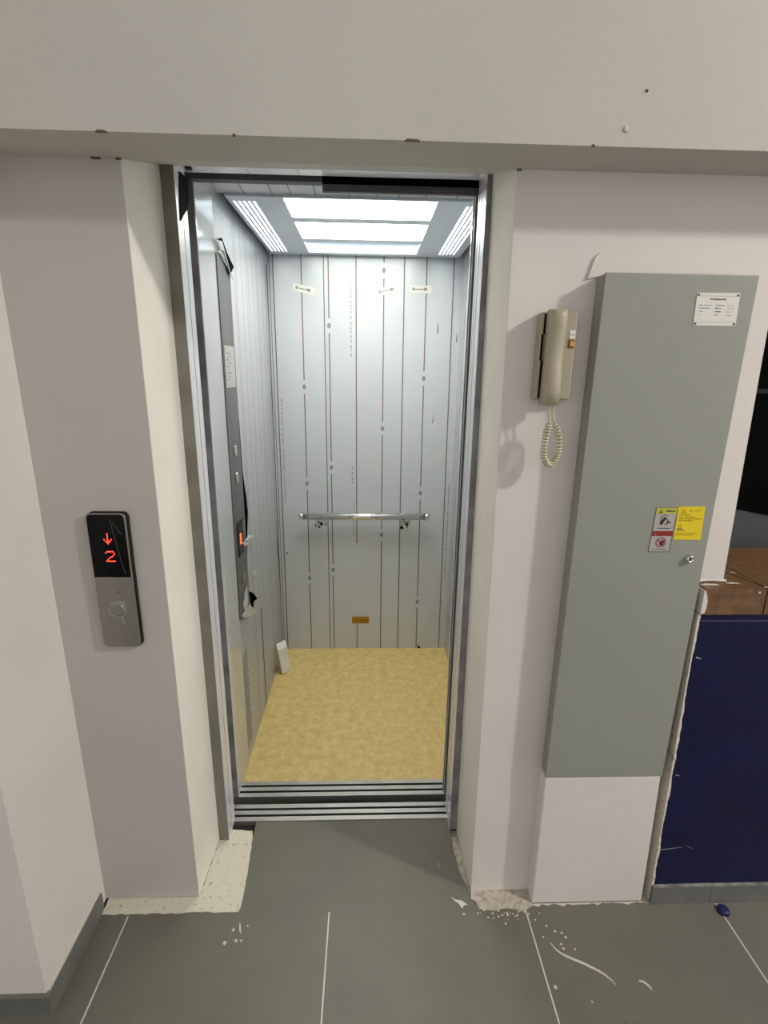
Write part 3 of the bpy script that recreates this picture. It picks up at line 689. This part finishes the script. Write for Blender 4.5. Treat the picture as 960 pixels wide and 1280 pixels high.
xa, zz = P(.48,.91)[0], P(0,.905)[2]; scribble(w, xa, xa+.0245, zz, .0048, a-.0003, BLK, 5, gap=0, cell=.0038)
# picture: dark roller with a caught hand
def seg(u0,v0,u1,v1,t,mt):
    p, q = Vector(P(u0,v0)), Vector(P(u1,v1)); dd = (q-p).normalized(); s = Vector((-dd.z,0,dd.x))*t; o_ = Vector((0,-.0004,0))
    w.prism([p-s+o_, q-s+o_, q+s+o_, p+s+o_],(0,-.0002,0),mt)
seg(.33,.62,.50,.78,.0030,BLK); seg(.30,.66,.33,.80,.0007,BLK); seg(.33,.80,.47,.84,.0007,INK); seg(.47,.84,.60,.81,.0007,INK)
seg(.58,.76,.66,.68,.0010,BLK); seg(.66,.68,.78,.665,.0016,BLK); seg(.50,.61,.68,.65,.0008,INK); seg(.58,.63,.66,.70,.0008,BLK)
scribble(w, P(.2,.53)[0], P(.8,.53)[0], P(0,.53)[2], .0022, a-.0003, INK, 6, gap=.1); scribble(w, P(.14,.06)[0], P(.84,.06)[0], P(0,.055)[2], .0018, a-.0003, INK, 7, gap=.3)
# forbidden touch pictogram: red ring and slash over a dark hand
c0 = P(.5,.22); R0 = .0128
for k in range(28):
    t0, t1 = 2*PI*k/28, 2*PI*(k+1)/28
    w.face([(c0[0]+rr*math.cos(tt),a-.0007,c0[2]+rr*math.sin(tt)) for rr, tt in ((R0,t0),(R0,t1),(R0-.0022,t1),(R0-.0022,t0))], REDB)
HAND = mat('hand_print',(70,26,22),.6)
w.face([(c0[0]+dx,a-.0005,c0[2]+dz) for dx, dz in ((-.001,-.008),(.006,-.008),(.0085,-.002),(.0095,.003),(.0075,.001),(.007,.0065),(.0052,.0025),(.004,.008),(.0026,.003),(.0008,.0075),(-.0002,.002),(-.0026,.004),(-.003,-.003))], HAND)
w.face([(c0[0]+dx,a-.0008,c0[2]+dz) for dx, dz in ((-.0093,.0072),(-.0077,.0088),(.0093,-.0072),(.0077,-.0088))], REDB)
o = w.build('hazard_sticker', cab); o['label'] = 'silver sticker with yellow header and red band'
# yellow caution sticker
w = MB()
w.prism([(.7665,CY,1.187),(.836,CY,1.187),(.833,CY,1.273),(.766,CY,1.272)], (0,-.0006,0), YEL); a = CY-.0006
def tri2(x, z0, s): 
    w.prism([(x-s,a,z0),(x+s,a,z0),(x,a,z0+s*1.6)],(0,-.0002,0),YELP); w.prism([(x-s*.5,a-.0002,z0+s*.25),(x+s*.5,a-.0002,z0+s*.25),(x,a-.0002,z0+s*1.0)],(0,-.0001,0),YEL)
tri2(.7805,1.2555,.0075); tri2(.7775,1.2205,.005)
scribble(w,.795,.802,1.2595,.0055,a,YELP,2,gap=0,cell=.006); scribble(w,.806,.822,1.261,.0036,a,YELP,3,gap=.1)
for k,(zz,xb,hh) in enumerate(((1.2500,.800,.003),(1.2450,.812,.0025),(1.2400,.829,.003),(1.2355,.806,.003))): scribble(w,.7715,xb,zz,hh,a,YELP,40+k,gap=.05)
scribble(w,.7705,.783,1.2155,.0028,a,INK,50,gap=0); scribble(w,.7705,.790,1.2105,.0032,a,INK,51,gap=0)
scribble(w,.770,.822,1.2035,.0022,a,YELP,52,gap=.05); scribble(w,.770,.815,1.1985,.0022,a,YELP,53,gap=.05)
o = w.build('caution_sticker', cab); o['label'] = 'bright yellow sticker with lines of print'
# lock
w = MB(); w.lathe((.815,CY,1.137),(0,-1,0),[(.0115,0),(.0115,.003),(.0095,.008),(.0085,.010),(.006,.010),(.005,.006)],CHROME,24); lk = w.build('lock', door)
w = MB(); w.box(.8135,.8165,CY-.0078,CY-.006,1.133,1.141,BLK); w.build('keyhole', lk)

# blue cap on the floor
w = MB(); w.lathe((1.098,1.150,.001),(0,0,1),[(.0165,0),(.0165,.003),(.015,.010),(.012,.0115),(.004,.0118)],CAPB,24)
for k in range(24):
    t0 = 2*PI*k/24; w.lathe((1.098+.0160*math.cos(t0),1.150+.0160*math.sin(t0),.001),(0,0,1),[(.0012,0),(.0010,.008)],CAPB,6)
tag(w.build('bottle_cap', origin=(1.098,1.150,0)), 'dark blue plastic cap lying on the floor below the blue wall', 'cap')

# ------------------------------------------------------------------ light
def lamp(name, loc, power, radius, col=(1,.96,.90)):
    L = bpy.data.lights.new(name, 'POINT'); L.energy = power; L.shadow_soft_size = radius; L.color = col
    o = bpy.data.objects.new(name, L); C.objects.link(o); o.location = loc
lamp('hall_ceiling_lamp', (3.6,-.45,3.5), 310, .11)
wd = bpy.data.worlds.new('hall_ambient'); bpy.context.scene.world = wd; wd.use_nodes = True
bg = wd.node_tree.nodes['Background']; bg.inputs[0].default_value = (1.0,.972,.945,1); bg.inputs[1].default_value = .67

# ------------------------------------------------------------------ camera (f = 634.87 px on a 960 x 1280 frame)
p_, yw_, r_ = .263544799, .0355264795, .0136608236
fw = Vector((math.sin(yw_)*math.cos(p_), math.cos(yw_)*math.cos(p_), -math.sin(p_)))
rt = Vector((math.cos(yw_), -math.sin(yw_), 0)); up = rt.cross(fw); c_, s_ = math.cos(r_), math.sin(r_)
rt2 = rt*c_+up*s_; up2 = up*c_-rt*s_
cam = bpy.data.cameras.new('camera'); cam.sensor_fit = 'VERTICAL'; cam.sensor_height = 36; cam.lens = 36*634.87/1280; cam.clip_start = .05
co = bpy.data.objects.new('camera', cam); C.objects.link(co)
M = Matrix((rt2, up2, -fw)).transposed().to_4x4(); M.translation = Vector((0,0,1.575)); co.matrix_world = M
S = bpy.context.scene; S.camera = co
S.view_settings.view_transform = 'Standard'; S.view_settings.look = 'None'; S.view_settings.gamma = 1; S.view_settings.use_curve_mapping = False
S.view_settings.exposure = 0
